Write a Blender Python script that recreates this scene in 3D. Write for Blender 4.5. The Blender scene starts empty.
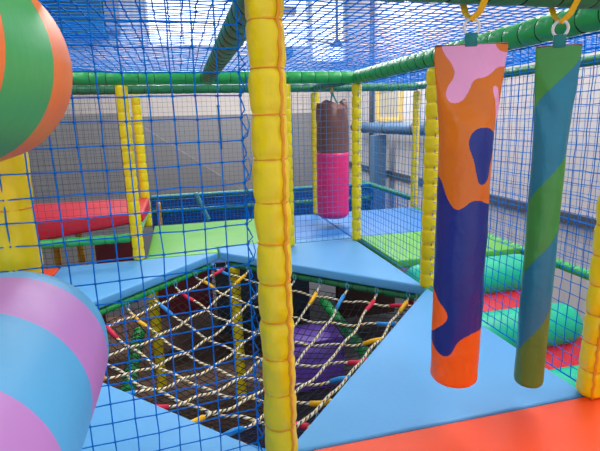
import bpy, math, random
from math import sin, cos, pi, sqrt, exp, atan2, asin
from mathutils import Vector, Matrix, noise
random.seed(7)
S = bpy.context.scene
COL = S.collection

# ------------------------------------------------------------------ camera
def make_camera():
    cd = bpy.data.cameras.new('camera'); co = bpy.data.objects.new('camera', cd); COL.objects.link(co)
    f, pitch, roll, yaw = 467.98, .2232, -.026, .24
    F = Vector((sin(yaw)*cos(pitch), cos(yaw)*cos(pitch), -sin(pitch)))
    R = Vector((cos(yaw), -sin(yaw), 0)); U = R.cross(F)
    R2 = cos(roll)*R + sin(roll)*U; U2 = -sin(roll)*R + cos(roll)*U
    m = Matrix((R2, U2, -F)).transposed().to_4x4()
    m.translation = Vector((-.2386, -1.3372, 1.093))
    co.matrix_world = m
    cd.sensor_fit = 'HORIZONTAL'; cd.sensor_width = 36; cd.lens = f/600*36
    cd.clip_start = .02; cd.clip_end = 100
    S.camera = co
make_camera()
S.view_settings.view_transform = 'Standard'
S.view_settings.look = 'None'
S.view_settings.gamma = 1
S.view_settings.exposure = 0.27
S.view_settings.use_curve_mapping = False

# ------------------------------------------------------------------ world: daylight coming in by the open side of the hall
W = bpy.data.worlds.new('hall_daylight'); S.world = W; W.use_nodes = True
bg = W.node_tree.nodes['Background']; bg.inputs[0].default_value = (.86, .93, 1, 1); bg.inputs[1].default_value = .88

def area(name, loc, size, power, rot=(0, 0, 0), col=(1, .98, .95)):
    ld = bpy.data.lights.new(name, 'AREA'); ld.shape = 'RECTANGLE'; ld.size, ld.size_y = size
    ld.energy = power; ld.color = col
    o = bpy.data.objects.new(name, ld); COL.objects.link(o); o.location = loc; o.rotation_euler = rot
    return o
area('added_fill_light', (3.0, 1.2, 4.0), (1.6, 4.5), 225)  # unseen soft lamps added overhead to brighten the frame and right wall
area('added_fill_light', (-2.2, .6, 4.0), (1.4, 4.5), 105)
area('added_fill_light', (1.2, 7.2, 4.1), (5.0, 1.5), 420)  # added above the view to lift the back wall

# ------------------------------------------------------------------ materials
def srgb(r, g, b):
    f = lambda c: (c/255/12.92 if c/255 <= .04045 else ((c/255+.055)/1.055)**2.4)
    return (f(r), f(g), f(b), 1)
MATS = {}
def mat(name, rgb, rough=.5, var=.06, scale=6, bump=0, bscale=40, spec=.5, metal=0, sheen=0):
    if name in MATS: return MATS[name]
    m = bpy.data.materials.new(name); m.use_nodes = True; MATS[name] = m
    nt = m.node_tree; N = nt.nodes; L = nt.links; b = N['Principled BSDF']
    c = srgb(*rgb)
    b.inputs['Roughness'].default_value = rough; b.inputs['Metallic'].default_value = metal
    b.inputs['Specular IOR Level'].default_value = spec
    tc = N.new('ShaderNodeTexCoord'); ns = N.new('ShaderNodeTexNoise')
    ns.inputs['Scale'].default_value = scale; ns.inputs['Detail'].default_value = 4
    L.new(tc.outputs['Object'], ns.inputs['Vector'])
    rp = N.new('ShaderNodeValToRGB')
    rp.color_ramp.elements[0].position = .3; rp.color_ramp.elements[1].position = .7
    rp.color_ramp.elements[0].color = tuple(x*(1-var) for x in c[:3])+(1,)
    rp.color_ramp.elements[1].color = tuple(min(1, x*(1+var)) for x in c[:3])+(1,)
    L.new(ns.outputs['Fac'], rp.inputs['Fac']); L.new(rp.outputs['Color'], b.inputs['Base Color'])
    if bump:
        n2 = N.new('ShaderNodeTexNoise'); n2.inputs['Scale'].default_value = bscale; n2.inputs['Detail'].default_value = 3
        L.new(tc.outputs['Object'], n2.inputs['Vector'])
        bp = N.new('ShaderNodeBump'); bp.inputs['Strength'].default_value = bump; bp.inputs['Distance'].default_value = .01
        L.new(n2.outputs['Fac'], bp.inputs['Height']); L.new(bp.outputs['Normal'], b.inputs['Normal'])
    return m
def striped(name, stops, period, axis='Y', offset=0, rough=.4, spiral=0):
    """constant colour bands along an object axis; stops = [(pos, rgb)...] within one period"""
    m = bpy.data.materials.new(name); m.use_nodes = True
    nt = m.node_tree; N = nt.nodes; L = nt.links; b = N['Principled BSDF']
    b.inputs['Roughness'].default_value = rough
    tc = N.new('ShaderNodeTexCoord'); sp = N.new('ShaderNodeSeparateXYZ'); L.new(tc.outputs['Object'], sp.inputs[0])
    def mth(op, a, bb=None):
        n = N.new('ShaderNodeMath'); n.operation = op
        for i, v in enumerate((a, bb)):
            if v is None: continue
            if isinstance(v, (int, float)): n.inputs[i].default_value = v
            else: L.new(v, n.inputs[i])
        return n.outputs[0]
    v = mth('DIVIDE', mth('ADD', sp.outputs[axis], offset), period)
    if spiral:
        an = mth('DIVIDE', mth('ARCTAN2', sp.outputs['Y'], sp.outputs['X']), 2*pi*spiral)
        v = mth('ADD', v, an)
    v = mth('FRACT', v)
    rp = N.new('ShaderNodeValToRGB'); rp.color_ramp.interpolation = 'CONSTANT'
    els = rp.color_ramp.elements
    els[0].position = stops[0][0]; els[0].color = srgb(*stops[0][1])
    els[1].position = stops[1][0]; els[1].color = srgb(*stops[1][1])
    for p, c in stops[2:]:
        e = els.new(p); e.color = srgb(*c)
    L.new(v, rp.inputs['Fac']); L.new(rp.outputs['Color'], b.inputs['Base Color'])
    n2 = N.new('ShaderNodeTexNoise'); n2.inputs['Scale'].default_value = 22; L.new(tc.outputs['Object'], n2.inputs['Vector'])
    bp = N.new('ShaderNodeBump'); bp.inputs['Strength'].default_value = .12; bp.inputs['Distance'].default_value = .01
    L.new(n2.outputs['Fac'], bp.inputs['Height']); L.new(bp.outputs['Normal'], b.inputs['Normal'])
    return m
def rope_mat():
    m = bpy.data.materials.new('braided_rope'); m.use_nodes = True
    nt = m.node_tree; N = nt.nodes; L = nt.links; b = N['Principled BSDF']; b.inputs['Roughness'].default_value = .85
    uv = N.new('ShaderNodeUVMap'); sp = N.new('ShaderNodeSeparateXYZ'); L.new(uv.outputs[0], sp.inputs[0])
    def mth(op, a, bb):
        n = N.new('ShaderNodeMath'); n.operation = op
        for i, v in enumerate((a, bb)):
            if isinstance(v, (int, float)): n.inputs[i].default_value = v
            else: L.new(v, n.inputs[i])
        return n.outputs[0]
    v = mth('FRACT', mth('ADD', mth('MULTIPLY', sp.outputs['Y'], 13), sp.outputs['X']), 0)
    rp = N.new('ShaderNodeValToRGB'); rp.color_ramp.interpolation = 'CONSTANT'
    els = rp.color_ramp.elements
    els[0].position = 0; els[0].color = srgb(240, 232, 205)
    els[1].position = .35; els[1].color = srgb(14, 18, 40)
    for p, c in ((.50, (240, 196, 70)), (.62, (240, 234, 215)), (.79, (20, 40, 80))):
        e = els.new(p); e.color = srgb(*c)
    L.new(v, rp.inputs['Fac']); L.new(rp.outputs['Color'], b.inputs['Base Color'])
    bp = N.new('ShaderNodeBump'); bp.inputs['Strength'].default_value = .6; bp.inputs['Distance'].default_value = .004
    L.new(v, bp.inputs['Height']); L.new(bp.outputs['Normal'], b.inputs['Normal'])
    return m
def emis(name, rgb, strength, noise_amt=.1):
    m = bpy.data.materials.new(name); m.use_nodes = True
    nt = m.node_tree; N = nt.nodes; L = nt.links; b = N['Principled BSDF']
    b.inputs['Base Color'].default_value = srgb(*rgb); b.inputs['Roughness'].default_value = .3
    b.inputs['Emission Color'].default_value = srgb(*rgb); b.inputs['Emission Strength'].default_value = strength
    return m
def corrugated(name, rgb, axis, freq, rough=.5, depth=.5):
    m = bpy.data.materials.new(name); m.use_nodes = True
    nt = m.node_tree; N = nt.nodes; L = nt.links; b = N['Principled BSDF']; b.inputs['Roughness'].default_value = rough
    tc = N.new('ShaderNodeTexCoord'); wv = N.new('ShaderNodeTexWave'); wv.wave_type = 'BANDS'; wv.bands_direction = axis
    wv.inputs['Scale'].default_value = freq; L.new(tc.outputs['Object'], wv.inputs['Vector'])
    ns = N.new('ShaderNodeTexNoise'); ns.inputs['Scale'].default_value = .8; L.new(tc.outputs['Object'], ns.inputs['Vector'])
    c = srgb(*rgb); rp = N.new('ShaderNodeValToRGB')
    rp.color_ramp.elements[0].position = .35; rp.color_ramp.elements[1].position = .7
    rp.color_ramp.elements[0].color = tuple(x*.9 for x in c[:3])+(1,); rp.color_ramp.elements[1].color = c
    L.new(ns.outputs['Fac'], rp.inputs['Fac']); L.new(rp.outputs['Color'], b.inputs['Base Color'])
    bp = N.new('ShaderNodeBump'); bp.inputs['Strength'].default_value = depth; bp.inputs['Distance'].default_value = .02
    L.new(wv.outputs['Fac'], bp.inputs['Height']); L.new(bp.outputs['Normal'], b.inputs['Normal'])
    return m

YEL = mat('yellow_vinyl', (244, 218, 4), .36, .06, 5, .55, 20)
YELT = mat('amber_cable_tie', (235, 160, 10), .4, .05)
GRN = mat('green_vinyl', (40, 168, 84), .35, .08, 5, .3, 30)
GRND = mat('dark_green_vinyl', (38, 122, 78), .4, .08, 5, .3, 30)
BLK = mat('black_tie', (22, 26, 26), .5)
BLU = mat('sky_blue_vinyl', (92, 172, 232), .42, .03, 3, .06, 60)
MBLU = mat('mid_blue_vinyl', (48, 128, 208), .42, .04, 3, .06, 60)
LGRN = mat('leaf_green_vinyl', (98, 182, 66), .42, .04, 3, .06, 60)
ORG = mat('orange_vinyl', (248, 78, 28), .42, .04, 3, .06, 60)
RED = mat('red_vinyl', (212, 24, 50), .42, .06, 3, .06, 60)
TEAL = mat('teal_vinyl', (20, 186, 148), .38, .06, 4, .1, 40)
NET = mat('blue_net_cord', (8, 142, 236), .6, .12, 60, spec=.15)
def cord_glow(m, k):
    # nylon cord lets some light through
    nt = m.node_tree; N = nt.nodes; L = nt.links; b = N['Principled BSDF']; out = N['Material Output']
    tr = N.new('ShaderNodeBsdfTranslucent'); mx = N.new('ShaderNodeMixShader'); mx.inputs[0].default_value = k
    L.new(b.inputs['Base Color'].links[0].from_socket, tr.inputs['Color'])
    L.new(b.outputs[0], mx.inputs[1]); L.new(tr.outputs[0], mx.inputs[2]); L.new(mx.outputs[0], out.inputs['Surface'])
cord_glow(NET, .4)
NETF = mat('slate_net_cord', (46, 66, 96), .6, .1, 30)
NETM = mat('steel_blue_net_cord', (44, 124, 186), .6, .1, 30, spec=.15)
NETK = mat('black_net_cord', (14, 16, 26), .6, .1, 30)
ROPE = rope_mat()
WHITE = mat('white_plastic', (232, 234, 232), .3)
STRAPY = mat('yellow_webbing', (236, 190, 0), .6, .08, 60, .3, 300)
STRAPT = mat('teal_webbing', (10, 125, 120), .6, .08, 60, .3, 300)
GREY = mat('grey_board', (118, 119, 123), .6, .05, 1.2)
GREYL = mat('light_grey_board', (140, 140, 140), .6, .05, 1.5)
CREAM = mat('cream_wall_paint', (178, 172, 170), .7, .03, 1)
SLATE = mat('slate_blue_paint', (78, 108, 142), .5, .06, 2)
DARK = mat('dark_grey_metal', (74, 78, 90), .5, .06, 2)
BROWN = mat('brown_floor', (104, 72, 52), .7, .2, 3, .2, 12)
PURP = mat('purple_vinyl', (118, 72, 205), .42, .05, 3, .06, 60)
MAR = mat('maroon_vinyl', (120, 22, 36), .5, .08, 3)
SLG = mat('dark_slate_panel', (38, 58, 72), .5, .1, 3)
TILE = mat('dark_floor', (48, 50, 60), .6, .15, 2)

# ------------------------------------------------------------------ helpers
def link(name, verts, faces, m, parent=None, smooth=True, uvs=None, loc=None):
    me = bpy.data.meshes.new(name); me.from_pydata([tuple(v) for v in verts], [], faces)
    mm = m if isinstance(m, (list, tuple)) else [m]
    for x in mm: me.materials.append(x)
    if uvs:
        ul = me.uv_layers.new(name='UVMap')
        for lp in me.loops: ul.data[lp.index].uv = uvs[lp.vertex_index]
    if smooth: me.polygons.foreach_set('use_smooth', [True]*len(me.polygons))
    me.update()
    o = bpy.data.objects.new(name, me); COL.objects.link(o)
    if parent: o.parent = parent
    if loc: o.location = loc
    return o
def tag(o, label=None, cat=None, group=None, kind=None):
    if label: o['label'] = label
    if cat: o['category'] = cat
    if group: o['group'] = group
    if kind: o['kind'] = kind
    return o
def empty(name, loc, rz=0):
    o = bpy.data.objects.new(name, None); COL.objects.link(o); o.location = loc; o.rotation_euler = (0, 0, rz)
    o.empty_display_size = .1
    return o
class G:
    def __init__(s): s.v = []; s.f = []; s.uv = []
    def tube(s, pts, r, n=8, cap=True, closed=False):
        pts = [Vector(p) for p in pts]; base = len(s.v); L = 0; k = len(pts)
        rr = r if isinstance(r, (list, tuple)) else [r]*k
        up = None
        for i, p in enumerate(pts):
            if closed: t = pts[(i+1) % k]-pts[i-1]
            else: t = pts[min(i+1, k-1)]-pts[max(i-1, 0)]
            t.normalize()
            if up is None:
                up = Vector((0, 0, 1)) if abs(t.z) < .9 else Vector((1, 0, 0))
            a = up-t*up.dot(t)
            if a.length < 1e-6: a = Vector((1, 0, 0))
            a.normalize(); b = t.cross(a); up = a
            if i: L += (p-pts[i-1]).length
            for j in range(n):
                an = 2*pi*j/n
                s.v.append(p+(a*cos(an)+b*sin(an))*rr[i]); s.uv.append((j/n, L))
        m = k if closed else k-1
        for i in range(m):
            for j in range(n):
                a0 = base+i*n+j; a1 = base+i*n+(j+1) % n; i2 = (i+1) % k
                s.f.append((a0, a1, base+i2*n+(j+1) % n, base+i2*n+j))
        if cap and not closed:
            s.f.append(tuple(base+j for j in reversed(range(n)))); s.f.append(tuple(base+(k-1)*n+j for j in range(n)))
    def box(s, c0, c1):
        b = len(s.v); x0, y0, z0 = c0; x1, y1, z1 = c1
        for z in (z0, z1):
            for x, y in ((x0, y0), (x1, y0), (x1, y1), (x0, y1)): s.v.append(Vector((x, y, z))); s.uv.append((0, 0))
        for f in ((3, 2, 1, 0), (4, 5, 6, 7), (0, 1, 5, 4), (1, 2, 6, 5), (2, 3, 7, 6), (3, 0, 4, 7)): s.f.append(tuple(b+i for i in f))
    def knot(s, p, r):
        b = len(s.v); p = Vector(p)
        for d in ((1, 0, 0), (-1, 0, 0), (0, 1, 0), (0, -1, 0), (0, 0, 1), (0, 0, -1)): s.v.append(p+Vector(d)*r); s.uv.append((0, 0))
        for f in ((0, 2, 4), (2, 1, 4), (1, 3, 4), (3, 0, 4), (2, 0, 5), (1, 2, 5), (3, 1, 5), (0, 3, 5)): s.f.append(tuple(b+i for i in f))
    def build(s, name, m, parent=None, smooth=True, uv=False, loc=None):
        return link(name, s.v, s.f, m, parent, smooth, s.uv if uv else None, loc)
def bevel(o, w, seg=3):
    md = o.modifiers.new('bevel', 'BEVEL'); md.width = w; md.segments = seg; md.limit_method = 'ANGLE'; md.angle_limit = .6
    return o
def copy_part(o, parent, loc=None, rot=None):
    c = o.copy(); COL.objects.link(c); c.parent = parent
    if loc is not None: c.location = loc
    if rot is not None: c.rotation_euler = rot
    return c

# padded sleeve along local Z: bulging between ties
def sleeve(L, R, seg, seed, wrinkle=.05, pinch=.13, n=28, per=9, taper=.02):
    v = []; f = []; K = seg*per
    for i in range(K+1):
        t = i/per; fr = t-math.floor(t); d = min(fr, 1-fr)
        rad = R*(1-pinch*exp(-(d/.09)**2)+.02*sin(pi*fr))
        if i in (0, K): rad *= .86
        for j in range(n):
            a = 2*pi*j/n
            w = noise.noise(Vector((cos(a)*1.6+seed*7.3, sin(a)*1.6, t*2.2)))*wrinkle
            w += noise.noise(Vector((cos(a)*5+seed, sin(a)*5, t*1.2+seed)))*wrinkle*.5*(.3+exp(-(d/.25)**2))
            v.append((cos(a)*rad*(1+w), sin(a)*rad*(1+w), L*i/K))
    for i in range(K):
        for j in range(n):
            f.append((i*n+j, i*n+(j+1) % n, (i+1)*n+(j+1) % n, (i+1)*n+j))
    f.append(tuple(reversed(range(n)))); f.append(tuple(K*n+j for j in range(n)))
    return v, f
def ring_mesh(name, R, r, m, n=24, k=5):
    g = G(); g.tube([(cos(2*pi*i/n)*R, sin(2*pi*i/n)*R, 0) for i in range(n)], r, k, closed=True)
    me = g.build(name, m)
    return me

def padded_post(x, y, z0, z1, R, seg, label, seed, group=None, name='padded_post', m=None, tm=None, seam_angle=None, wrinkle=.05, pinch=.13, tr=.0035, ties=True):
    m = m or YEL; tm = tm or YELT
    t = empty(name, (x, y, z0)); tag(t, label, 'post', group)
    v, f = sleeve(z1-z0, R, seg, seed, wrinkle, pinch)
    link('padding', v, f, m, t)
    if ties:
        first = None
        for i in range(1, seg):
            zz = (z1-z0)*i/seg
            if first is None:
                first = ring_mesh('cable_tie', R*(1-pinch)+.001, tr, tm); first.parent = t; first.location = (0, 0, zz)
            else: copy_part(first, t, (0, 0, zz))
    if seam_angle is not None:
        g = G(); pts = []
        for i in range(seg*8+1):
            tt = i/8; fr = tt-math.floor(tt); d = min(fr, 1-fr)
            rad = R*(1.03-pinch*exp(-(d/.09)**2)); a = seam_angle+.05*sin(i*1.7)
            pts.append((cos(a)*rad, sin(a)*rad, (z1-z0)*i/(seg*8)))
        g.tube(pts, .0055, 6)
        for i in range(1, seg):
            a = seam_angle; rr = R*(1.03-pinch); g.knot((cos(a)*rr, sin(a)*rr, (z1-z0)*i/seg), .011)
        g.build('seam', YELT, t)
    return t
def padded_beam(p0, p1, R, seg, label, seed, m=None, tm=None, cat='beam', group=None, tr=.002, spiral=False):
    p0 = Vector(p0); p1 = Vector(p1); d = p1-p0; m = m or GRN; tm = tm or BLK
    t = empty('padded_beam', p0); tag(t, label, cat, group)
    t.rotation_euler = d.to_track_quat('Z', 'Y').to_euler()
    v, f = sleeve(d.length, R, seg, seed, .05, .07)
    link('padding', v, f, m, t)
    if tm and not spiral:
        first = None
        for i in range(1, seg):
            zz = d.length*i/seg
            if first is None:
                first = ring_mesh('cable_tie', R*.95, tr, tm); first.parent = t; first.location = (0, 0, zz)
            else: copy_part(first, t, (0, 0, zz))
    if spiral:
        g = G(); K = int(d.length/.1*12)
        g.tube([(cos(i/12*2*pi)*R*1.02, sin(i/12*2*pi)*R*1.02, d.length*i/K) for i in range(K+1)], .006, 5)
        g.build('spiral_lashing', tm, t)
    return t

def net(label, o, u, v, nu, nv, sp, r, m, sag=None, jit=.1, knot=2.1, sides=3, cat='net', name='safety_net', step=1, edge=True):
    """square mesh: o origin, u and v unit directions, nu x nv cells of size sp"""
    o = Vector(o); u = Vector(u).normalized(); v = Vector(v).normalized(); w = u.cross(v)
    P = []
    for i in range(nu+1):
        row = []
        for j in range(nv+1):
            du = (random.random()-.5)*jit*sp if 0 < i < nu else 0; dv = (random.random()-.5)*jit*sp if 0 < j < nv else 0
            p = o+u*(i*sp+du)+v*(j*sp+dv)+w*(random.random()-.5)*jit*sp*.6
            if sag: p = p+sag(i/nu, j/nv)
            row.append(p)
        P.append(row)
    g = G()
    for i in range(nu+1):
        g.tube([P[i][j] for j in range(0, nv+1, step)], r*(1.8 if edge and i in (0, nu) else 1), sides, cap=False)
    for j in range(nv+1):
        g.tube([P[i][j] for i in range(0, nu+1, step)], r*(1.8 if edge and j in (0, nv) else 1), sides, cap=False)
    if knot:
        for i in range(nu+1):
            for j in range(nv+1): g.knot(P[i][j], r*knot)
    ob = g.build(name, m)
    return tag(ob, label, cat)

def pad(poly, z0, z1, m, label, name='deck_pad', bw=.014, puff=0, cat='pad', seams=None):
    """soft vinyl mat: extruded polygon with rounded edges"""
    n = len(poly); v = [(x, y, z0) for x, y in poly]+[(x, y, z1) for x, y in poly]
    f = [tuple(reversed(range(n))), tuple(range(n, 2*n))]+[(i, (i+1) % n, n+(i+1) % n, n+i) for i in range(n)]
    ob = link(name, v, f, m, None, True); bevel(ob, bw, 4)
    return tag(ob, label, cat)
def inset(poly, d):
    cx = sum(p[0] for p in poly)/len(poly); cy = sum(p[1] for p in poly)/len(poly); out = []
    n = len(poly)
    for i in range(n):
        a = Vector(poly[i-1]); b = Vector(poly[i]); c = Vector(poly[(i+1) % n])
        e1 = (b-a).normalized(); e2 = (c-b).normalized()
        n1 = Vector((-e1.y, e1.x)); n2 = Vector((-e2.y, e2.x)); bis = (n1+n2); bis /= max(1e-6, bis.dot(n1))
        out.append(tuple(b+bis*d))
    return out

# ------------------------------------------------------------------ the hall
FZ = -1.5; RZ = 4.35
def struct(name, c0, c1, m):
    g = G(); g.box(c0, c1); o = g.build(name, m, None, False); o['kind'] = 'structure'; return o
struct('floor', (-6.2, -4, FZ-.1), (4.3, 10.8, FZ), TILE)
struct('ceiling', (-6.2, -4, RZ), (4.3, 10.8, RZ+.1), corrugated('roof_sheet', (205, 210, 216), 'Y', 3))
struct('wall_left', (-6.3, -4, FZ), (-6.2, 10.8, RZ), CREAM)
WR = corrugated('right_wall_sheet', (208, 202, 202), 'Y', 1.3, .6, .9)
struct('wall_right', (4.0, -4, FZ), (4.1, 10.6, RZ), WR)
# back wall: grey boards below, cream band, white cladding above
struct('wall_back', (-6.2, 10.6, FZ), (4.0, 10.7, RZ), CREAM)
struct('trim_1', (-6.2, 10.52, FZ), (4.0, 10.6, 1.25), GREY)
WC = corrugated('white_cladding', (214, 222, 232), 'X', 2.2, .5, .5)
struct('trim_2', (-6.2, 10.54, 2.02), (4.0, 10.6, RZ), WC)
SKY = emis('bright_window_pane', (236, 244, 255), 1.25)
def bright_window(n, x0, x1, z0, z1, bars):
    e = empty('window_%d' % n, ((x0+x1)/2, 10.54, z0)); e['kind'] = 'structure'
    cx = (x0+x1)/2; h = z1-z0; w = (x1-x0)/2
    g = G(); g.box((-w, -.02, 0), (w, 0, h)); g.build('pane', SKY, e, False)
    g = G()
    for a, b in (((-w-.05, -.05, -.05), (w+.05, 0, 0)), ((-w-.05, -.05, h), (w+.05, 0, h+.05)), ((-w-.05, -.05, 0), (-w, 0, h)), ((w, -.05, 0), (w+.05, 0, h))): g.box(a, b)
    for k in range(1, bars): x = -w+2*w*k/bars; g.box((x-.02, -.035, 0), (x+.02, -.02, h))
    g.build('window_frame', WHITE, e, False)
bright_window(1, -.75, 2.95, 2.85, 4.2, 5)
bright_window(2, 3.1, 3.9, 2.5, 3.9, 1)
# yellow framed window on the right wall
e = empty('window_3', (4.0, 7.9, 1.0)); e['kind'] = 'structure'
g = G(); g.box((-.02, -.5, .06), (0, .5, .66)); g.build('pane', mat('tan_glass', (176, 168, 150), .3), e, False)
g = G(); g.box((-.05, -.6, 0), (0, .6, .08)); g.box((-.05, .46, .08), (0, .6, .66)); g.box((-.05, -.6, .08), (0, -.52, .66)); g.box((-.05, -.6, .66), (0, .6, .74))
g.build('window_frame', mat('cream_yellow_paint', (232, 200, 110), .5), e, False)
g = G(); g.tube([(3.93, 8.72, -.2), (3.93, 8.72, 3.6)], .05, 12); tag(g.build('drain_pipe', DARK), 'dark vertical pipe beside the yellow framed window', 'pipe')
# wall rails, duct and column on the right
g = G(); g.box((3.94, -3, -.13), (4.0, 10.4, -.02)); tag(g.build('wall_rail', DARK, None, False), 'long dark grey rail running along the pale right wall', 'rail')
e = empty('duct', (3.72, 0, .88)); tag(e, 'fat slate blue duct running level along the right wall', 'duct')
g = G(); g.tube([(0, 5.4, 0), (0, 9.2, 0)], .11, 20); g.build('duct_pipe', SLATE, e)
for y in (6.2, 7.4, 8.6):
    g = G(); g.tube([(0, y-.02, 0), (0, y+.02, 0)], .125, 20); g.build('duct_band', DARK, e)
e = empty('steel_column', (3.66, 7.7, FZ)); tag(e, 'slate blue upright column under the duct by the right wall', 'column')
g = G(); g.box((-.13, -.13, .02), (.13, .13, 2.24)); bevel(g.build('shaft', SLATE, e, False), .01, 2)
g = G(); g.box((-.2, -.2, 0), (.2, .2, .02)); g.build('base_plate', DARK, e, False)
# sloping grey board in front of the back wall
v = [(-3.2, 7.5, FZ), (2.2, 7.5, FZ), (2.2, 7.5, -1.17), (-1.2, 7.5, 1.27), (-3.2, 7.5, 1.27)]
v += [(a, b+.05, c) for a, b, c in v]
f = [(0, 1, 2, 3, 4), (9, 8, 7, 6, 5)]+[((i+1) % 5, i, i+5, (i+1) % 5+5) for i in range(5)]
tag(link('sloping_board', v, f, GREYL, None, False), 'light grey board with a sloping top edge before the grey back wall', 'board')
g = G(); g.tube([(.45, 7.42, 1.36), (.46, 7.42, .6)], .02, 8); g.knot((.45, 7.42, 1.36), .035); g.tube([(.46, 7.42, .6), (.46, 7.42, FZ)], .004, 4)
tag(g.build('thin_rod', BLK), 'thin black rod standing upright before the grey back wall', 'rod')
# industrial lamp and bracket high on the back wall
e = empty('hanging_lamp', (3.95, 9.6, 3.05)); e.location = (3.5, 9.8, 2.75); tag(e, 'grey lamp on a rod with braces hanging high by the back wall', 'lamp')
g = G(); g.tube([(0, 0, .1), (0, 0, RZ-2.75)], .03, 8); g.build('rod', DARK, e)
g = G(); g.tube([(0, 0, .14), (0, 0, 0)], [.05, .16], 16); g.build('lamp_shade', DARK, e)
g = G(); g.tube([(-.7, 0, .12), (0, 0, .05), (.42, 0, .2)], .015, 6); g.build('brace', DARK, e)
# wall boxes seen through the net roof
for x, z, w, h, lab in ((2.45, 3.55, .42, .16, 'long grey box fixed high on the back wall between the windows'), (2.4, 2.62, .3, .18, 'small blue grey box on the back wall below the bright window')):
    g = G(); g.box((x-w/2, 10.3, z), (x+w/2, 10.52, z+h)); tag(g.build('wall_box', SLATE if w < .4 else GREYL, None, False), lab, 'box')
# dark teal cabinet-like panel top left
e = empty('ventilation_unit', (-2.35, 10.1, 2.95)); tag(e, 'dark teal ventilation unit high at the left of the back wall', 'ventilation unit')
g = G(); g.box((-.9, -.2, 0), (.72, .42, 1.1)); bevel(g.build('housing', mat('dark_teal_metal', (30, 92, 118), .5, .1, 2), e, False), .02, 2)
g = G(); g.box((.74, -.14, .1), (.98, .42, 1.1)); g.build('side_duct', GREYL, e, False)

# ------------------------------------------------------------------ deck pads (top of deck is z = 0)
H = 1.43
A1 = 1.29; D2 = 2.58; D3 = 3.88
TH = .07; I = .004
pad(inset([(-1.25, D2), (-1.25, A1), (0, D2)], I), -TH, 0, BLU, 'light blue triangular pad at the back left of the rope hole', 'triangular_pad')
pad(inset([(0, D2), (1.25, A1), (1.25, D2+.2), (0, D2+.2)][:4], I), -TH, 0, BLU, 'light blue pad at the back right of the rope hole', 'triangular_pad')
pad(inset([(0, 0), (1.25, 0), (1.25, A1)], I), -TH, 0, BLU, 'big light blue triangular pad under the two hanging bags', 'triangular_pad')
pad(inset([(-1.25, 0), (0, 0), (-1.25, A1)], I), -TH, 0, BLU, 'light blue triangular pad at front left behind the near net', 'triangular_pad')
pad(inset([(.1, -1.6), (1.9, -1.6), (1.9, 0), (.1, 0)], I), -TH, .004, ORG, 'bright orange pad in the bottom right foreground', 'floor_pad')
pad(inset([(-1.25, -1.6), (.1, -1.6), (.1, 0), (-1.25, 0)], I), -TH, 0, BLU, 'light blue pad below the striped rollers', 'floor_pad')
pad(inset([(-2.5, A1), (-1.25, A1), (-1.25, D2), (-2.5, D2)], I), -TH, -.005, ORG, 'orange red pad glimpsed left of the leftmost near yellow post', 'floor_pad')
pad(inset([(-.6, D2), (0, D2), (0, D2+.2), (.6, D2+.2), (.6, D3), (-.6, D3)], I), -TH, 0, LGRN, 'leaf green floor pad beyond the back left blue pad', 'floor_pad')
pad(inset([(.6, D2+.2), (1.25, D2+.2), (1.25, D3), (.6, D3)], I), -TH, -.002, MBLU, 'mid blue floor pad below the brown and pink bag', 'floor_pad')
pad(inset([(1.25, D2+.12), (2.46, D2+.12), (2.46, D3), (1.25, D3)], I), -TH, 0, MBLU, 'mid blue floor pad behind the fine net right of the pink bag', 'floor_pad')
pad(inset([(1.31, 1.88), (2.46, 1.88), (2.46, D2+.12), (1.31, D2+.12)], I), -TH, 0, LGRN, 'leaf green floor pad at the top of the red and teal steps', 'floor_pad')

# sloped red ramp with teal half rollers at the right
SL = atan2(-.30, .45)  # falls towards the camera
def ramp_z(y): return -.05-(1.80-y)*.5
ramp = empty('roller_ramp', (0, 0, 0)); tag(ramp, 'red padded ramp with teal rollers across it behind the net at right', 'ramp')
g = G()
x0, x1 = 1.33, 2.42
for (ya, yb, lab) in ((1.25, 1.86, 'red ramp pad between the upper and middle teal rollers'), (.78, 1.24, 'red ramp pad between the middle and lower teal rollers'), (.2, .77, 'lowest red ramp pad below the teal rollers')):
    v = []
    for x in (x0, x1):
        v += [(x, ya, ramp_z(ya)-.22), (x, yb, ramp_z(yb)-.22), (x, yb, ramp_z(yb)-.1), (x, ya, ramp_z(ya)-.1)]
    f = [(0, 1, 2, 3), (7, 6, 5, 4), (0, 4, 5, 1), (1, 5, 6, 2), (2, 6, 7, 3), (3, 7, 4, 0)]
    o = link('ramp_pad', v, f, RED, ramp, True); bevel(o, .015, 3)
for y, lab in ((1.72, 'upper teal roller next to the leaf green pad'), (1.25, 'middle teal roller with a rounded end on the red ramp'), (.8, 'lower teal roller next to the near right yellow post')):
    R = .15; n = 28; v = []; f = []; zc = ramp_z(y)-.06
    prof = [(0, .0), (.004, .4), (.02, .68), (.05, .86), (.09, .96), (.14, 1)]
    K = prof+[(x1-x0-a, b) for a, b in reversed(prof)]
    for a, b in K:
        for j in range(n):
            an = 2*pi*j/n; v.append((x0+a, y+cos(an)*R*b, zc+sin(an)*R*b))
    for i in range(len(K)-1):
        for j in range(n): f.append((i*n+j, (i+1)*n+j, (i+1)*n+(j+1) % n, i*n+(j+1) % n))
    link('step_roller', v, f, TEAL, ramp)['label'] = 'teal roller'

# red slab on the left, over the green rail
v = [(-2.6, 3.0, -.02), (-.62, 3.0, .23), (-.62, 3.86, .17), (-2.6, 3.86, .1), (-2.6, 3.0, .31), (-.62, 3.0, .31), (-.62, 3.86, .32), (-2.6, 3.86, .33)]
f = [(3, 2, 1, 0), (4, 5, 6, 7), (0, 1, 5, 4), (1, 2, 6, 5), (2, 3, 7, 6), (3, 0, 4, 7)]
o = link('red_slab', v, f, RED); bevel(o, .02, 4); tag(o, 'thick red padded slab behind the green rail at far left', 'pad')

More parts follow.
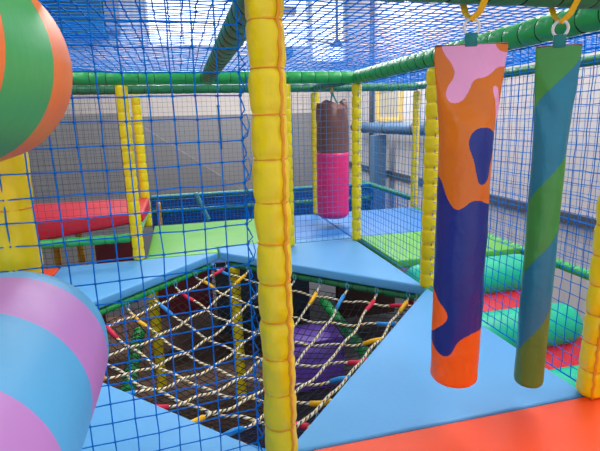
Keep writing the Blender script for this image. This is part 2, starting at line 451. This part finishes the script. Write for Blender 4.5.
# ------------------------------------------------------------------ posts
padded_post(.006, 0, 0, 1.6, .0515, 13, 'tall near yellow padded post in the centre of the photo', 1, seam_angle=-1.0, wrinkle=.11, pinch=.12, tr=.003)
padded_post(-.685, .0, 0, 1.6, .058, 9, 'near yellow padded post between the two striped rollers', 2, wrinkle=.12, pinch=.06, tr=.003)
padded_post(1.25, 0, 0.004, 1.38, .047, 12, 'near yellow padded post at the right edge beside the orange pad', 3, seam_angle=-2.2, wrinkle=.08, pinch=.14)
padded_post(1.25, A1, 0, 1.37, .045, 14, 'yellow padded post with pillow segments behind the orange hanging bag', 4, wrinkle=.04, pinch=.17, tr=.002)
padded_post(1.25, D2, 0, 1.38, .042, 14, 'yellow padded post just right of the brown and pink bag', 5, wrinkle=.04, pinch=.17, tr=.002)
padded_post(.625, D2, 0, 1.38, .043, 14, 'yellow padded post just right of the tall centre post', 6, wrinkle=.04, pinch=.14, tr=.002)
padded_post(-.65, D2, 0, 1.38, .045, 14, 'yellow padded post left of the leaf green pad, nearer of two', 8, wrinkle=.05, pinch=.12, tr=.002)
padded_post(-.66, D3, 0, 1.38, .045, 14, 'yellow padded post behind the nearer one at the corner of the red slab', 9, wrinkle=.05, pinch=.12, tr=.002)
padded_post(1.25, D3, 0, 1.38, .045, 14, 'yellow padded post just left of the brown and pink bag', 10, wrinkle=.05, pinch=.12, tr=.002)
padded_post(2.5, D3, 0, 1.38, .045, 14, 'thin yellow padded post far back before the slate blue column', 11, wrinkle=.05, pinch=.12, tr=.002)

# ------------------------------------------------------------------ overhead beams
padded_beam((-2.6, D2, H), (1.22, D2, H), .05, 33, 'bright green padded beam crossing overhead in the middle distance', 21)
padded_beam((1.25, -.1, H), (1.25, D2, H), .052, 26, 'green padded beam rising to the right above the hanging bags', 22)
padded_beam((0, .02, H+.01), (0, D2-.05, H), .052, 20, 'dark green padded beam overhead left of the centre post', 23, m=GRND, tr=.003)
padded_beam((-1.6, 0, H+.045), (2.2, 0, H+.03), .05, 30, 'dark green padded beam carrying the two near hanging bags', 24, m=GRND)
padded_beam((-2.6, D3, H), (2.5, D3, H), .045, 40, 'far green padded beam crossing overhead behind the first one', 25, m=GRND)
padded_beam((1.25, D2+.06, H), (1.25, D3-.05, H), .042, 10, 'short dark green padded beam the brown and pink bag hangs from', 26, m=GRND)
padded_beam((2.5, -.6, H), (2.5, D3-.05, H), .035, 36, 'thin green padded beam along the top of the outer net', 27, m=GRND)
# deck level rails
padded_beam((-2.6, D2, .19), (-.7, D2, .19), .036, 20, 'green padded rail in front of the red slab', 28, m=TEAL if False else GRN)
padded_beam((-.68, D2+.05, .17), (-.68, D3-.05, .15), .036, 14, 'short green padded rail with white lashing at the end of the red slab', 29, tm=mat('pale_lashing', (190, 225, 200), .6), spiral=True)
padded_beam((2.5, -.4, -.05), (2.5, D3-.05, -.03), .035, 36, 'green padded rail along the foot of the outer net', 30)

# ------------------------------------------------------------------ rails and nets of the pit beyond
padded_beam((-.7, 5.2, .11), (2.5, 5.2, .11), .035, 26, 'upper dark green rail of the netted pit beyond the deck', 31, m=GRND, tm=NET)
padded_beam((-.7, 5.2, -.09), (2.5, 5.2, -.09), .035, 26, 'lower dark green rail of the netted pit beyond the deck', 32, m=GRND, tm=NET)
padded_beam((2.5, D3+.05, .1), (2.5, 5.9, .1), .035, 18, 'dark green rail running away past the slate blue column', 33, m=GRND, tm=NET)
padded_beam((-.12, 4.6, .23), (.02, 4.6, -.13), .03, 5, 'short teal padded strut leaning in the netted pit', 34, m=mat('pale_teal', (70, 150, 165), .4), tm=None)
net('blue net stretched between the two dark green pit rails', (-.7, 5.17, -.33), (1, 0, 0), (0, 0, 1), 64, 9, .05, .006, NET, knot=0)
net('blue net lying in the pit beyond the green pad', (-.6, D3+.06, -.28), (1, 0, 0), (0, 1, 0), 62, 25, .05, .008, NET, lambda a, b: Vector((0, 0, -.1*sin(pi*a)*sin(pi*b))), knot=0)
net('blue net wall on the right of the pit by the slate blue column', (2.47, D3+.1, -.38), (0, 1, 0), (0, 0, 1), 38, 9, .05, .004, NET, knot=0)
pad([(-.52, D3+.14), (2.4, D3+.14), (2.4, 5.05), (-.52, 5.05)], -.62, -.55, MBLU, 'mid blue mat lying under the pit net', 'pit_mat')

pad([(-.7, 5.24), (2.5, 5.24), (2.5, 5.3), (-.7, 5.3)], -.62, .06, mat('denim_blue_vinyl', (44, 84, 146), .5), 'long blue pad standing behind the two dark green pit rails', 'side_pad')
# ------------------------------------------------------------------ safety nets
def sagy(a, b): return Vector((.03*a*(1-b)*0, .01*sin(pi*a)*sin(pi*b), -.010*sin(pi*a)*(1-b)))
SPN = .0605
net('coarse blue net left of the tall centre post', (-.735, -.064, .012), (.66, .058, 0), (0, 0, 1), 11, 24, SPN, .0020, NET, sagy, .07, 3.0, 5, edge=False)
# edge lacing joining the near net to the centre post
g = G(); pts = []
for i in range(25):
    z = .012+i*SPN
    q = [(-.075, 0, z), (-.06+.004*sin(i*2.3), -.01, z+.022), (-.068, .0, z+.045)]
    pts += q
g.tube(pts, .0022, 5)
for i in range(24):
    z = .012+i*SPN
    g.tube([(-.075, 0, z), (-.058, -.006, z+.01), (-.052, -.012, z+.03*((i % 2)*2-1)+.01)], .0016, 4)
tag(g.build('edge_lacing', NET), 'blue edge lacing tying the coarse net to the tall centre post', 'lacing')
# left-hand bay beyond the near left post
net('coarse blue net left of the near post by the rollers', (-1.28, -.064, .012), (1, 0, 0), (0, 0, 1), 8, 24, SPN, .0019, NET, None, .12, 1.9, 4, edge=False)

def rnd(a, b): return Vector((0, 0, .01*sin(a*14)*sin(b*9)))
net('fine net between the two yellow posts behind the rope hole', (.675, D2, .02), (1, 0, 0), (0, 0, 1), 11, 27, .05, .0019, NETM, None, .1, 1.7)
net('blue net from the post behind the orange bag to the near right post', (1.25, .05, .02), (0, 1, 0), (0, 0, 1), 24, 27, .05, .0021, NET, lambda a, b: Vector((.015*sin(pi*a)*sin(pi*b), 0, 0)), .1, 1.8)
net('blue grey net from the far corner post to the post behind the orange bag', (1.25, A1+.05, .02), (0, 1, 0), (0, 0, 1), 24, 27, .05, .0020, NETM, None, .1, 1.7)
net('outer blue net before the pale right wall', (2.48, -.55, -.02), (0, 1, 0), (0, 0, 1), 88, 29, .05, .0021, NET, None, .1, 1.7)
net('fine slate net above the green rail before the red slab', (-2.5, D2, .2), (1, 0, 0), (0, 0, 1), 36, 24, .05, .0014, NETF, None, .08, 1.6)
net('fine slate net in the distance before the grey back wall', (-2.6, D3, .0), (1, 0, 0), (0, 0, 1), 76, 28, .05, .0014, NETF, None, .08, 1.6)
net('dark slate net hanging below the green rail at far left', (-2.5, D2+.02, -.98), (1, 0, 0), (0, 0, 1), 36, 23, .05, .0016, NETK, None, .08, 0)
# net roof
def roof_sag(a, b): return Vector((0, 0, -.012*sin(pi*a*3)*sin(pi*b*2)))
net('blue net roof stretched over the overhead beams', (-2.6, .0, H+.055), (1, 0, 0), (0, 1, 0), 102, 104, .05, .0028, NET, roof_sag, .16, 1.7, name='net_roof')

# ------------------------------------------------------------------ rope hole
Lc, Tc, Rc, Bc = Vector((-1.25, A1, 0)), Vector((0, D2, 0)), Vector((1.25, A1, 0)), Vector((0, 0, 0))
def dz(s, t): return -.10-.27*(sin(pi*s)*sin(pi*t))**.8
def dpt(s, t, off=0):
    """s along L->T, t along T->R direction"""
    p = Lc.lerp(Tc, s)+(Rc-Tc)*t
    return Vector((p.x, p.y, dz(max(0, min(1, s)), max(0, min(1, t)))+off))
# green rails under the pad edges
for a, b, lab in ((Lc, Tc, 'green rail under the edge of the back left blue pad'), (Tc, Rc, 'dark green rail under the edge of the back right blue pad'), (Rc, Bc, 'green rail under the edge of the big blue pad'), (Bc, Lc, 'green rail under the edge of the front left blue pad')):
    d = (b-a).normalized(); c = Vector((0, A1, 0)); n_ = ((a+b)/2-c).normalized()
    o0 = a+d*.08+n_*.05+Vector((0, 0, -.108)); o1 = b-d*.08+n_*.05+Vector((0, 0, -.108))
    padded_beam(o0, o1, .027, 14, lab, 40+int(a.x*3), m=GRN if a is not Tc else GRND)
rn = empty('rope_net', (0, A1, -.1)); tag(rn, 'crossed rope net slung in the hole between the blue pads', 'rope net')
def rel(p): return p-Vector((0, A1, -.1))
WR_ = [mat('yellow_rope_wrap', (250, 190, 20), .6), mat('blue_rope_wrap', (40, 145, 225), .6), mat('red_rope_wrap', (225, 35, 75), .6)]
NR = 8
def rope(pts, wi):
    g = G(); g.tube([rel(p) for p in pts], .0078, 7); r = g.build('rope', ROPE, rn, True, True)
    for side in (0, 1):
        q = pts if side == 0 else pts[::-1]
        g = G(); g.tube([rel(p) for p in q[1:4]], .0135, 8); w = g.build('end_wrap', WR_[(wi+side) % 3], r); w['label'] = ('yellow', 'blue', 'red')[(wi+side) % 3]+' wrap on the rope end'
        g = G(); a = rel(q[0]); g.tube([a+Vector((0, 0, -.01)), a+Vector((.012, 0, .03)), a+Vector((0, .012, .055)), a+Vector((-.012, 0, .03)), a+Vector((0, -.01, -.01))], .003, 5)
        g.build('tie_loop', mat('pale_blue_tie', (90, 165, 220), .4), r)
for k in range(NR):
    s = (k+.5)/NR
    def wob(i, q): return Vector((.006*sin(i*.9+k), .006*cos(i*.7+k*2), .008*sin(i*1.3+k*3)))
    rope([dpt(s, .02+.96*i/30)+(wob(i, k) if 0 < i < 30 else Vector()) for i in range(31)], k)
    rope([dpt(.02+.96*i/30, s, .014)+(wob(i, k+5) if 0 < i < 30 else Vector()) for i in range(31)], k+1)
# black catch net hung below
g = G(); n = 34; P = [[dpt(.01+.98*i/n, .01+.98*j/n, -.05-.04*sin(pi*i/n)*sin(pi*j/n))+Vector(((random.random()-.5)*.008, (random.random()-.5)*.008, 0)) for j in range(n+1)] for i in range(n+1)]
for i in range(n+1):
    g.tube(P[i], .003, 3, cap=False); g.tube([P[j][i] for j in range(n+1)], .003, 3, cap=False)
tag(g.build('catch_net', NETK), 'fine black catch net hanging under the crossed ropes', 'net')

# ------------------------------------------------------------------ level below the deck
pad([(-2.4, 2.2), (.45, 2.2), (.45, 5.0), (-2.4, 5.0)], FZ+.0, FZ+.07, BROWN, 'brown mat on the lower level seen through the ropes', 'floor_mat')
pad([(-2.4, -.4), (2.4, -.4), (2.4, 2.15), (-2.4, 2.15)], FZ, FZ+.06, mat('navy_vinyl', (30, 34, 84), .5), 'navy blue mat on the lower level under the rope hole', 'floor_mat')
for (ax, bx, ay, by, lab) in ((.62, 1.15, 2.62, 3.0, 'purple mat on the lower level, nearer of the two'), (.75, 1.3, 3.04, 3.5, 'purple mat on the lower level, farther of the two'), ):
    pad([(ax, ay), (bx, ay), (bx, by), (ax, by)], FZ+.001, -1.2, PURP, lab, 'purple_block', .03)
padded_post(-.60, 2.95, FZ+.07, -.1, .045, 10, 'yellow post on the lower level seen through the left ropes', 51, ties=False)
padded_post(.12, 2.55, FZ+.07, -.12, .045, 10, 'yellow post on the lower level beside the tall centre post', 52, ties=False)
padded_post(-1.6, D3+.02, FZ+.07, .08, .035, 10, 'amber post below the green rail, left of two', 53, ties=False, m=mat('amber_vinyl', (205, 150, 30), .4))
padded_post(-1.37, D3+.02, FZ+.07, .08, .035, 10, 'amber post below the green rail, right of two', 54, ties=False, m=MATS['amber_vinyl'])
padded_post(-.60, 5.1, -1.4, .06, .03, 8, 'amber post standing in the netted pit beyond the green pad', 55, ties=False, m=MATS['amber_vinyl'])
padded_beam((1.25, 1.6, -1.02), (1.25, 3.7, -1.02), .055, 16, 'bright green padded beam on the lower level by the purple mats', 56, m=mat('bright_green_vinyl', (30, 190, 90), .35), tm=BLK)
padded_beam((-.80, 1.7, -.95), (-.80, 3.3, -.95), .055, 18, 'bright green laced beam on the lower level under the left ropes', 57, m=MATS['bright_green_vinyl'], spiral=True)
def panel(c0, c1, m, lab, nm='crash_mat'):
    g = G(); g.box(c0, c1); o = g.build(nm, m, None, True); bevel(o, .02, 3); tag(o, lab, 'panel')
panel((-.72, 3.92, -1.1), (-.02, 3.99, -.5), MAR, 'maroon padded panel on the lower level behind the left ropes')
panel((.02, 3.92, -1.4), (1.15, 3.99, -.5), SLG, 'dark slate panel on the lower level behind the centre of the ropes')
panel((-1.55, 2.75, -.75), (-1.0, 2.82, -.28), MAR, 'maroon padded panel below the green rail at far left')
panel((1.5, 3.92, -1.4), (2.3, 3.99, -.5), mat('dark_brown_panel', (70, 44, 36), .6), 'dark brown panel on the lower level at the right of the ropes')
panel((-1.25, D3+.12, -.9), (-.85, D3+.2, -.1), MAR, 'small maroon pad below the red slab')
g = G(); g.box((.3, .15, FZ+.06), (.8, .8, FZ+.2)); o = g.build('green_block', LGRN); bevel(o, .03, 3); tag(o, 'green block low down near the front tip of the rope hole', 'block')

# ------------------------------------------------------------------ striped rollers at the left
def roller(z, x, r, yend, mt, label):
    t = empty('striped_roller', (x, yend, z)); tag(t, label, 'roller')
    prof = [(0, .0), (0, .35), (.004, .70), (.018, .88), (.045, .965), (.085, 1.0)]
    Lr = 1.05
    K = prof+[(a, 1.0+.012*sin(a*9)) for a in [.15+.08*i for i in range(10)]]+[(Lr-a, b) for a, b in reversed(prof)]
    n = 64; v = []; f = []
    for a, b in K:
        for j in range(n):
            an = 2*pi*j/n; w = 1+.006*noise.noise(Vector((cos(an)*2, sin(an)*2, a*5)))
            v.append((cos(an)*r*b*w, -a, sin(an)*r*b*w))
    for i in range(len(K)-1):
        for j in range(n): f.append((i*n+j, i*n+(j+1) % n, (i+1)*n+(j+1) % n, (i+1)*n+j))
    link('cover', v, f, mt, t)
    g = G(); g.tube([(0, .055, 0), (0, -Lr-.05, 0)], .02, 12); g.build('axle', DARK, t)
    return t
OR_, GR_ = (238, 122, 28), (64, 168, 84)
m1 = striped('orange_green_stripes', [(0, OR_), (.185, GR_), (.37, OR_), (.7, GR_)], 1.3, 'Y', 0, .4)
m2 = striped('blue_lilac_stripes', [(0, (84, 176, 232)), (.085, (190, 132, 208)), (.235, (84, 176, 232)), (.40, (190, 132, 208)), (.7, (84, 176, 232))], 1.3, 'Y', 0, .4)
for m_ in (m1, m2):   # bands are measured back from the far end: object Y is negative along the roller
    for nd in m_.node_tree.nodes:
        if nd.type == 'MATH' and nd.operation == 'DIVIDE': nd.inputs[1].default_value = -1.3
roller(1.215, -.648, .195, -.12, m1, 'upper striped roller, orange and green, at the left edge')
roller(.575, -.645, .196, -.12, m2, 'lower striped roller, sky blue and lilac, at the left edge')

# ------------------------------------------------------------------ hanging bags
def bag_row(q):
    # height down the bag to row of the flat pattern below
    return 44+344*(q+.17*q*(1-q))
def pip(x, y, poly):
    c = False; n = len(poly); j = n-1
    for i in range(n):
        xi, yi = poly[i]; xj, yj = poly[j]
        if (yi > y) != (yj > y) and x < (xj-xi)*(y-yi)/(yj-yi)+xi: c = not c
        j = i
    return c
def smooth_poly(pts, it=3):
    for _ in range(it):
        q = []
        for i in range(len(pts)):
            a = pts[i]; b = pts[(i+1) % len(pts)]
            q.append((a[0]*.75+b[0]*.25, a[1]*.75+b[1]*.25)); q.append((a[0]*.25+b[0]*.75, a[1]*.25+b[1]*.75))
        pts = q
    return pts
def bag(x, z0, z1, rb, wt, face, label, colour, mats, n=300, k=620, lean=0):
    """round bottom, pressed flat at the top seam; face = heading of the flat side"""
    t = empty('hanging_bag', (x, 0, z0), face); tag(t, label, 'hanging bag', None)
    v = []; f = []; mi = []; Lb = z1-z0
    for i in range(k+1):
        q = i/k; z = q*Lb; top = max(0, (q-.72)/.28); s = top*top*(3-2*top)
        a = rb*(1+.04*q)*(1-s)+wt*s; b = rb*(1+.04*q)*(1-s)+.005*s
        e = min(1, z/.022); e = .80+.20*sqrt(1-(1-e)**2)
        a *= e; b *= e
        for j in range(n):
            an = 2*pi*j/n
            w = 1+.032*noise.noise(Vector((cos(an)*2.5+x*5, sin(an)*2.5, z*9)))*(1-s*.5)
            w2 = .006*s*(1-s)*4*sin(an*3+z*30); w += .03*noise.noise(Vector((cos(an)*3+x*9, sin(an)*3-z*7, z*13)))**2*(1+s)
            v.append((cos(an)*a*w+lean*z, sin(an)*b*w+w2*sin(an), z))
    for i in range(k):
        for j in range(n):
            f.append((i*n+j, i*n+(j+1) % n, (i+1)*n+(j+1) % n, (i+1)*n+j))
            an = 2*pi*(j+.5)/n; mi.append(colour(cos(an), sin(an), 1-(i+.5)/k, an))
    f.append(tuple(reversed(range(n)))); mi.append(colour(0, -1, .999, 0))
    f.append(tuple(k*n+j for j in range(n))); mi.append(0)
    o = link('bag_cover', v, f, mats, t); o.data.polygons.foreach_set('material_index', mi)
    # top seam
    g = G(); g.tube([(-wt*1.0+lean*Lb, 0, Lb), (wt*1.0+lean*Lb, 0, Lb)], .0035, 6); g.build('top_seam', mat('brown_seam', (125, 70, 60), .6), t)
    # teal tab, ring and strap
    lx = lean*Lb
    g = G(); g.box((lx-.018, -.008, Lb-.005), (lx+.018, .008, Lb+.034)); bevel(g.build('strap_tab', STRAPT, t), .002, 1)
    zr = Lb+.052; g = G(); g.tube([(lx+cos(2*pi*i/28)*.022, 0, zr+sin(2*pi*i/28)*.024) for i in range(28)], .0045, 8, closed=True)
    g.build('ring', WHITE, t)
    return t, zr
def strap_for(t, zr, zb, Rb):
    """flat yellow webbing looped through the ring and over the beam (beam axis world X at height zb above the bag base)"""
    v = []; f = []
    path = [(-.004, -.003, zr+.018), (.012, -.02, zr+.04), (.020, -Rb-.005, zb-.01), (.020, -Rb*.75, zb+Rb*.75), (.012, 0, zb+Rb+.008), (-.006, Rb*.75, zb+Rb*.75), (-.008, Rb+.005, zb-.01), (-.010, .02, zr+.04), (.004, .003, zr+.018)]
    M = Matrix.Rotation(-t.rotation_euler.z, 4, 'Z')
    for i, p in enumerate(path):
        p = Vector(p); q = Vector(path[min(i+1, len(path)-1)])-Vector(path[max(i-1, 0)]); q.normalize()
        wd = Vector((1, 0, 0)); wd = (wd-q*wd.dot(q)).normalized(); nn = q.cross(wd)
        for a, b in ((-1, -1), (1, -1), (1, 1), (-1, 1)): v.append(M @ (p+wd*.011*a+nn*.0012*b))
    for i in range(len(path)-1):
        for j in range(4): f.append((i*4+j, i*4+(j+1) % 4, (i+1)*4+(j+1) % 4, (i+1)*4+j))
    link('hanging_strap', v, f, STRAPY, t, False)

BO = mat('bag_orange', (216, 112, 14), .34, .04, 4, .55, 16)
BP = mat('bag_pink', (236, 160, 205), .38, .04, 4, .55, 16)
BN = mat('bag_navy', (16, 38, 130), .36, .05, 4, .55, 16)
BR = mat('bag_red_orange', (246, 104, 20), .36, .04, 4, .55, 16)
# patch outlines in photograph pixels (bag top y 44, bottom y 388)
def edge_l(y): return 438+(y-44)*.0 if y < 44 else (438+4*min(1, (y-44)/80) if y < 124 else 442-(y-124)*10/264)
def edge_r(y): return 508-min(1, (y-44)/60)*8-(0 if y < 104 else (y-104)*24/284)
pink = smooth_poly([(442, 30), (446, 50), (456, 64), (458, 76), (448, 90), (450, 104), (462, 104), (470, 92), (474, 80), (484, 79), (492, 74), (497, 68), (504, 68), (520, 60), (520, 30)], 3)
pinkb = smooth_poly([(492, 88), (496, 87), (499, 100), (500, 118), (496, 132), (495, 110), (492, 96)], 2)
orc = smooth_poly([(495, 40), (499, 52), (512, 54), (512, 40)], 2)
tear = smooth_poly([(478, 129), (493, 130), (497, 146), (490, 166), (486, 184), (477, 187), (474, 176), (472, 162), (466, 146), (470, 134)], 3)
navy = smooth_poly([(436, 176), (442, 180), (446, 200), (454, 212), (462, 208), (468, 202), (478, 201), (486, 206), (500, 212), (500, 328), (484, 332), (468, 333), (455, 340), (450, 352), (445, 358), (436, 356), (432, 345), (436, 334), (446, 322), (446, 314), (438, 304), (434, 290), (425, 284), (425, 180)], 2)
def col1(cx, sy, q, an):
    y = bag_row(q); l = edge_l(y); r = edge_r(y)
    s = cx
    x = (l+r)/2+s*(r-l)/2
    if sy > 0: x = (l+r)/2-s*(r-l)/2+0.0
    if sy > 0 and abs(cx) > .9: x = (l+r)/2+s*(r-l)/2
    if pip(x, y, tear): return 2
    if pip(x, y, navy): return 2
    if pip(x, y, orc): return 0
    if pip(x, y, pink) or pip(x, y, pinkb): return 1
    return 3 if y > 285 else 0
HB = H+.035
b1, zr = bag(.638, .178, 1.30, .080, .106, -.40, 'orange hanging bag with pink drips and navy patches', col1, [BO, BP, BN, BR])
strap_for(b1, zr, HB-.178, .05)
BG = mat('bag_green', (62, 146, 62), .36, .05, 4, .7, 16)
BT = mat('bag_teal', (22, 122, 150), .36, .05, 4, .7, 16)
BG2 = mat('bag_olive_green', (86, 132, 50), .36, .05, 4, .7, 16)
def col2(cx, sy, q, an):
    y = bag_row(q)
    # front spans an from -pi (left) to 0 (right); boundary falls from right to left
    u = ((an % (2*pi))-1.5*pi)/pi      # -.5 left edge .. .5 right edge on the front
    yy = y+u*62
    for lim, c in ((82, 0), (176, 1), (252, 0), (331, 1)):
        if yy < lim: return c
    return 2
def col2w(cx, sy, q, an):
    return col2(cx, sy, q, an)
b2, zr = bag(.957, .105, 1.30, .050, .066, -.55, 'slim green and teal spiral hanging bag on the right', col2w, [BG, BT, BG2])
strap_for(b2, zr, HB-.105, .05)
# far bag: brown bunched top, pink lower half
BB = mat('bag_brown', (112, 72, 66), .45, .1, 5, .3, 20)
BPK = mat('bag_hot_pink', (226, 34, 122), .4, .05, 4, .2, 20)
t = empty('hanging_bag', (1.23, 3.2, .10)); tag(t, 'brown topped hot pink hanging bag in the distance', 'hanging bag')
n = 40
def rings(z0, z1, k, rf, nm, m, capb=False):
    v = []; f = []
    for i in range(k+1):
        z = z0+(z1-z0)*i/k
        for j in range(n):
            a = 2*pi*j/n; r = rf(z, a); v.append((cos(a)*r, sin(a)*r, z+max(0, z-1.02)*(.35*sin(2*a+.6)+.25*sin(5*a))))
    for i in range(k):
        for j in range(n): f.append((i*n+j, i*n+(j+1) % n, (i+1)*n+(j+1) % n, (i+1)*n+j))
    if capb: f.append(tuple(reversed(range(n))))
    f.append(tuple(k*n+j for j in range(n)))
    return link(nm, v, f, m, t)
rings(0, .66, 24, lambda z, a: .164*(.8+.2*sqrt(max(0, 1-(1-min(1, z/.04))**2)))*(1+.015*noise.noise(Vector((cos(a)*2, sin(a)*2, z*8)))), 'pink_cover', BPK, True)
def rtop(z, a):
    q = max(0, (z-.95)/.17); s = min(1, q)
    return .160*(1-.12*s*s)*(1+.13*s*sin(a*5+1)+.06*s*sin(a*9)+.03*noise.noise(Vector((cos(a)*2, sin(a)*2, z*9))))
rings(.655, 1.12, 24, rtop, 'brown_cover', BB)
g = G()
for a in (-1, 1):
    g.tube([(a*.055, -.1, 1.0), (a*.045, -.07, 1.1), (0, 0, 1.24)], .009, 6)
g.build('teal_sling', STRAPT, t)
g = G(); g.tube([(0, 0, 1.235), (0, 0, 1.30)], .006, 6); g.tube([(cos(q*2*pi/16)*.018, 0, 1.245+sin(q*2*pi/16)*.018) for q in range(16)], .004, 6, closed=True); g.build('hook', YELT, t)

# ------------------------------------------------------------------ families of look-alike things
for o in list(COL.objects):
    if o.parent is None and 'label' in o.keys() and 'group' not in o.keys():
        k = {'padded_post': 'yellow padded posts of the climbing frame', 'padded_beam': 'green padded beams and rails of the climbing frame',
             'safety_net': 'square mesh nets of the climbing frame', 'floor_pad': 'vinyl floor pads of the deck', 'triangular_pad': 'triangular pads round the rope hole',
             'floor_mat': 'mats on the lower level', 'purple_block': 'purple mats on the lower level', 'crash_mat': 'padded panels on the lower level',
             'striped_roller': 'striped rollers at the left', 'hanging_bag': 'hanging bags', 'wall_box': 'boxes on the back wall'}.get(o.name.split('.')[0])
        if k: o['group'] = k
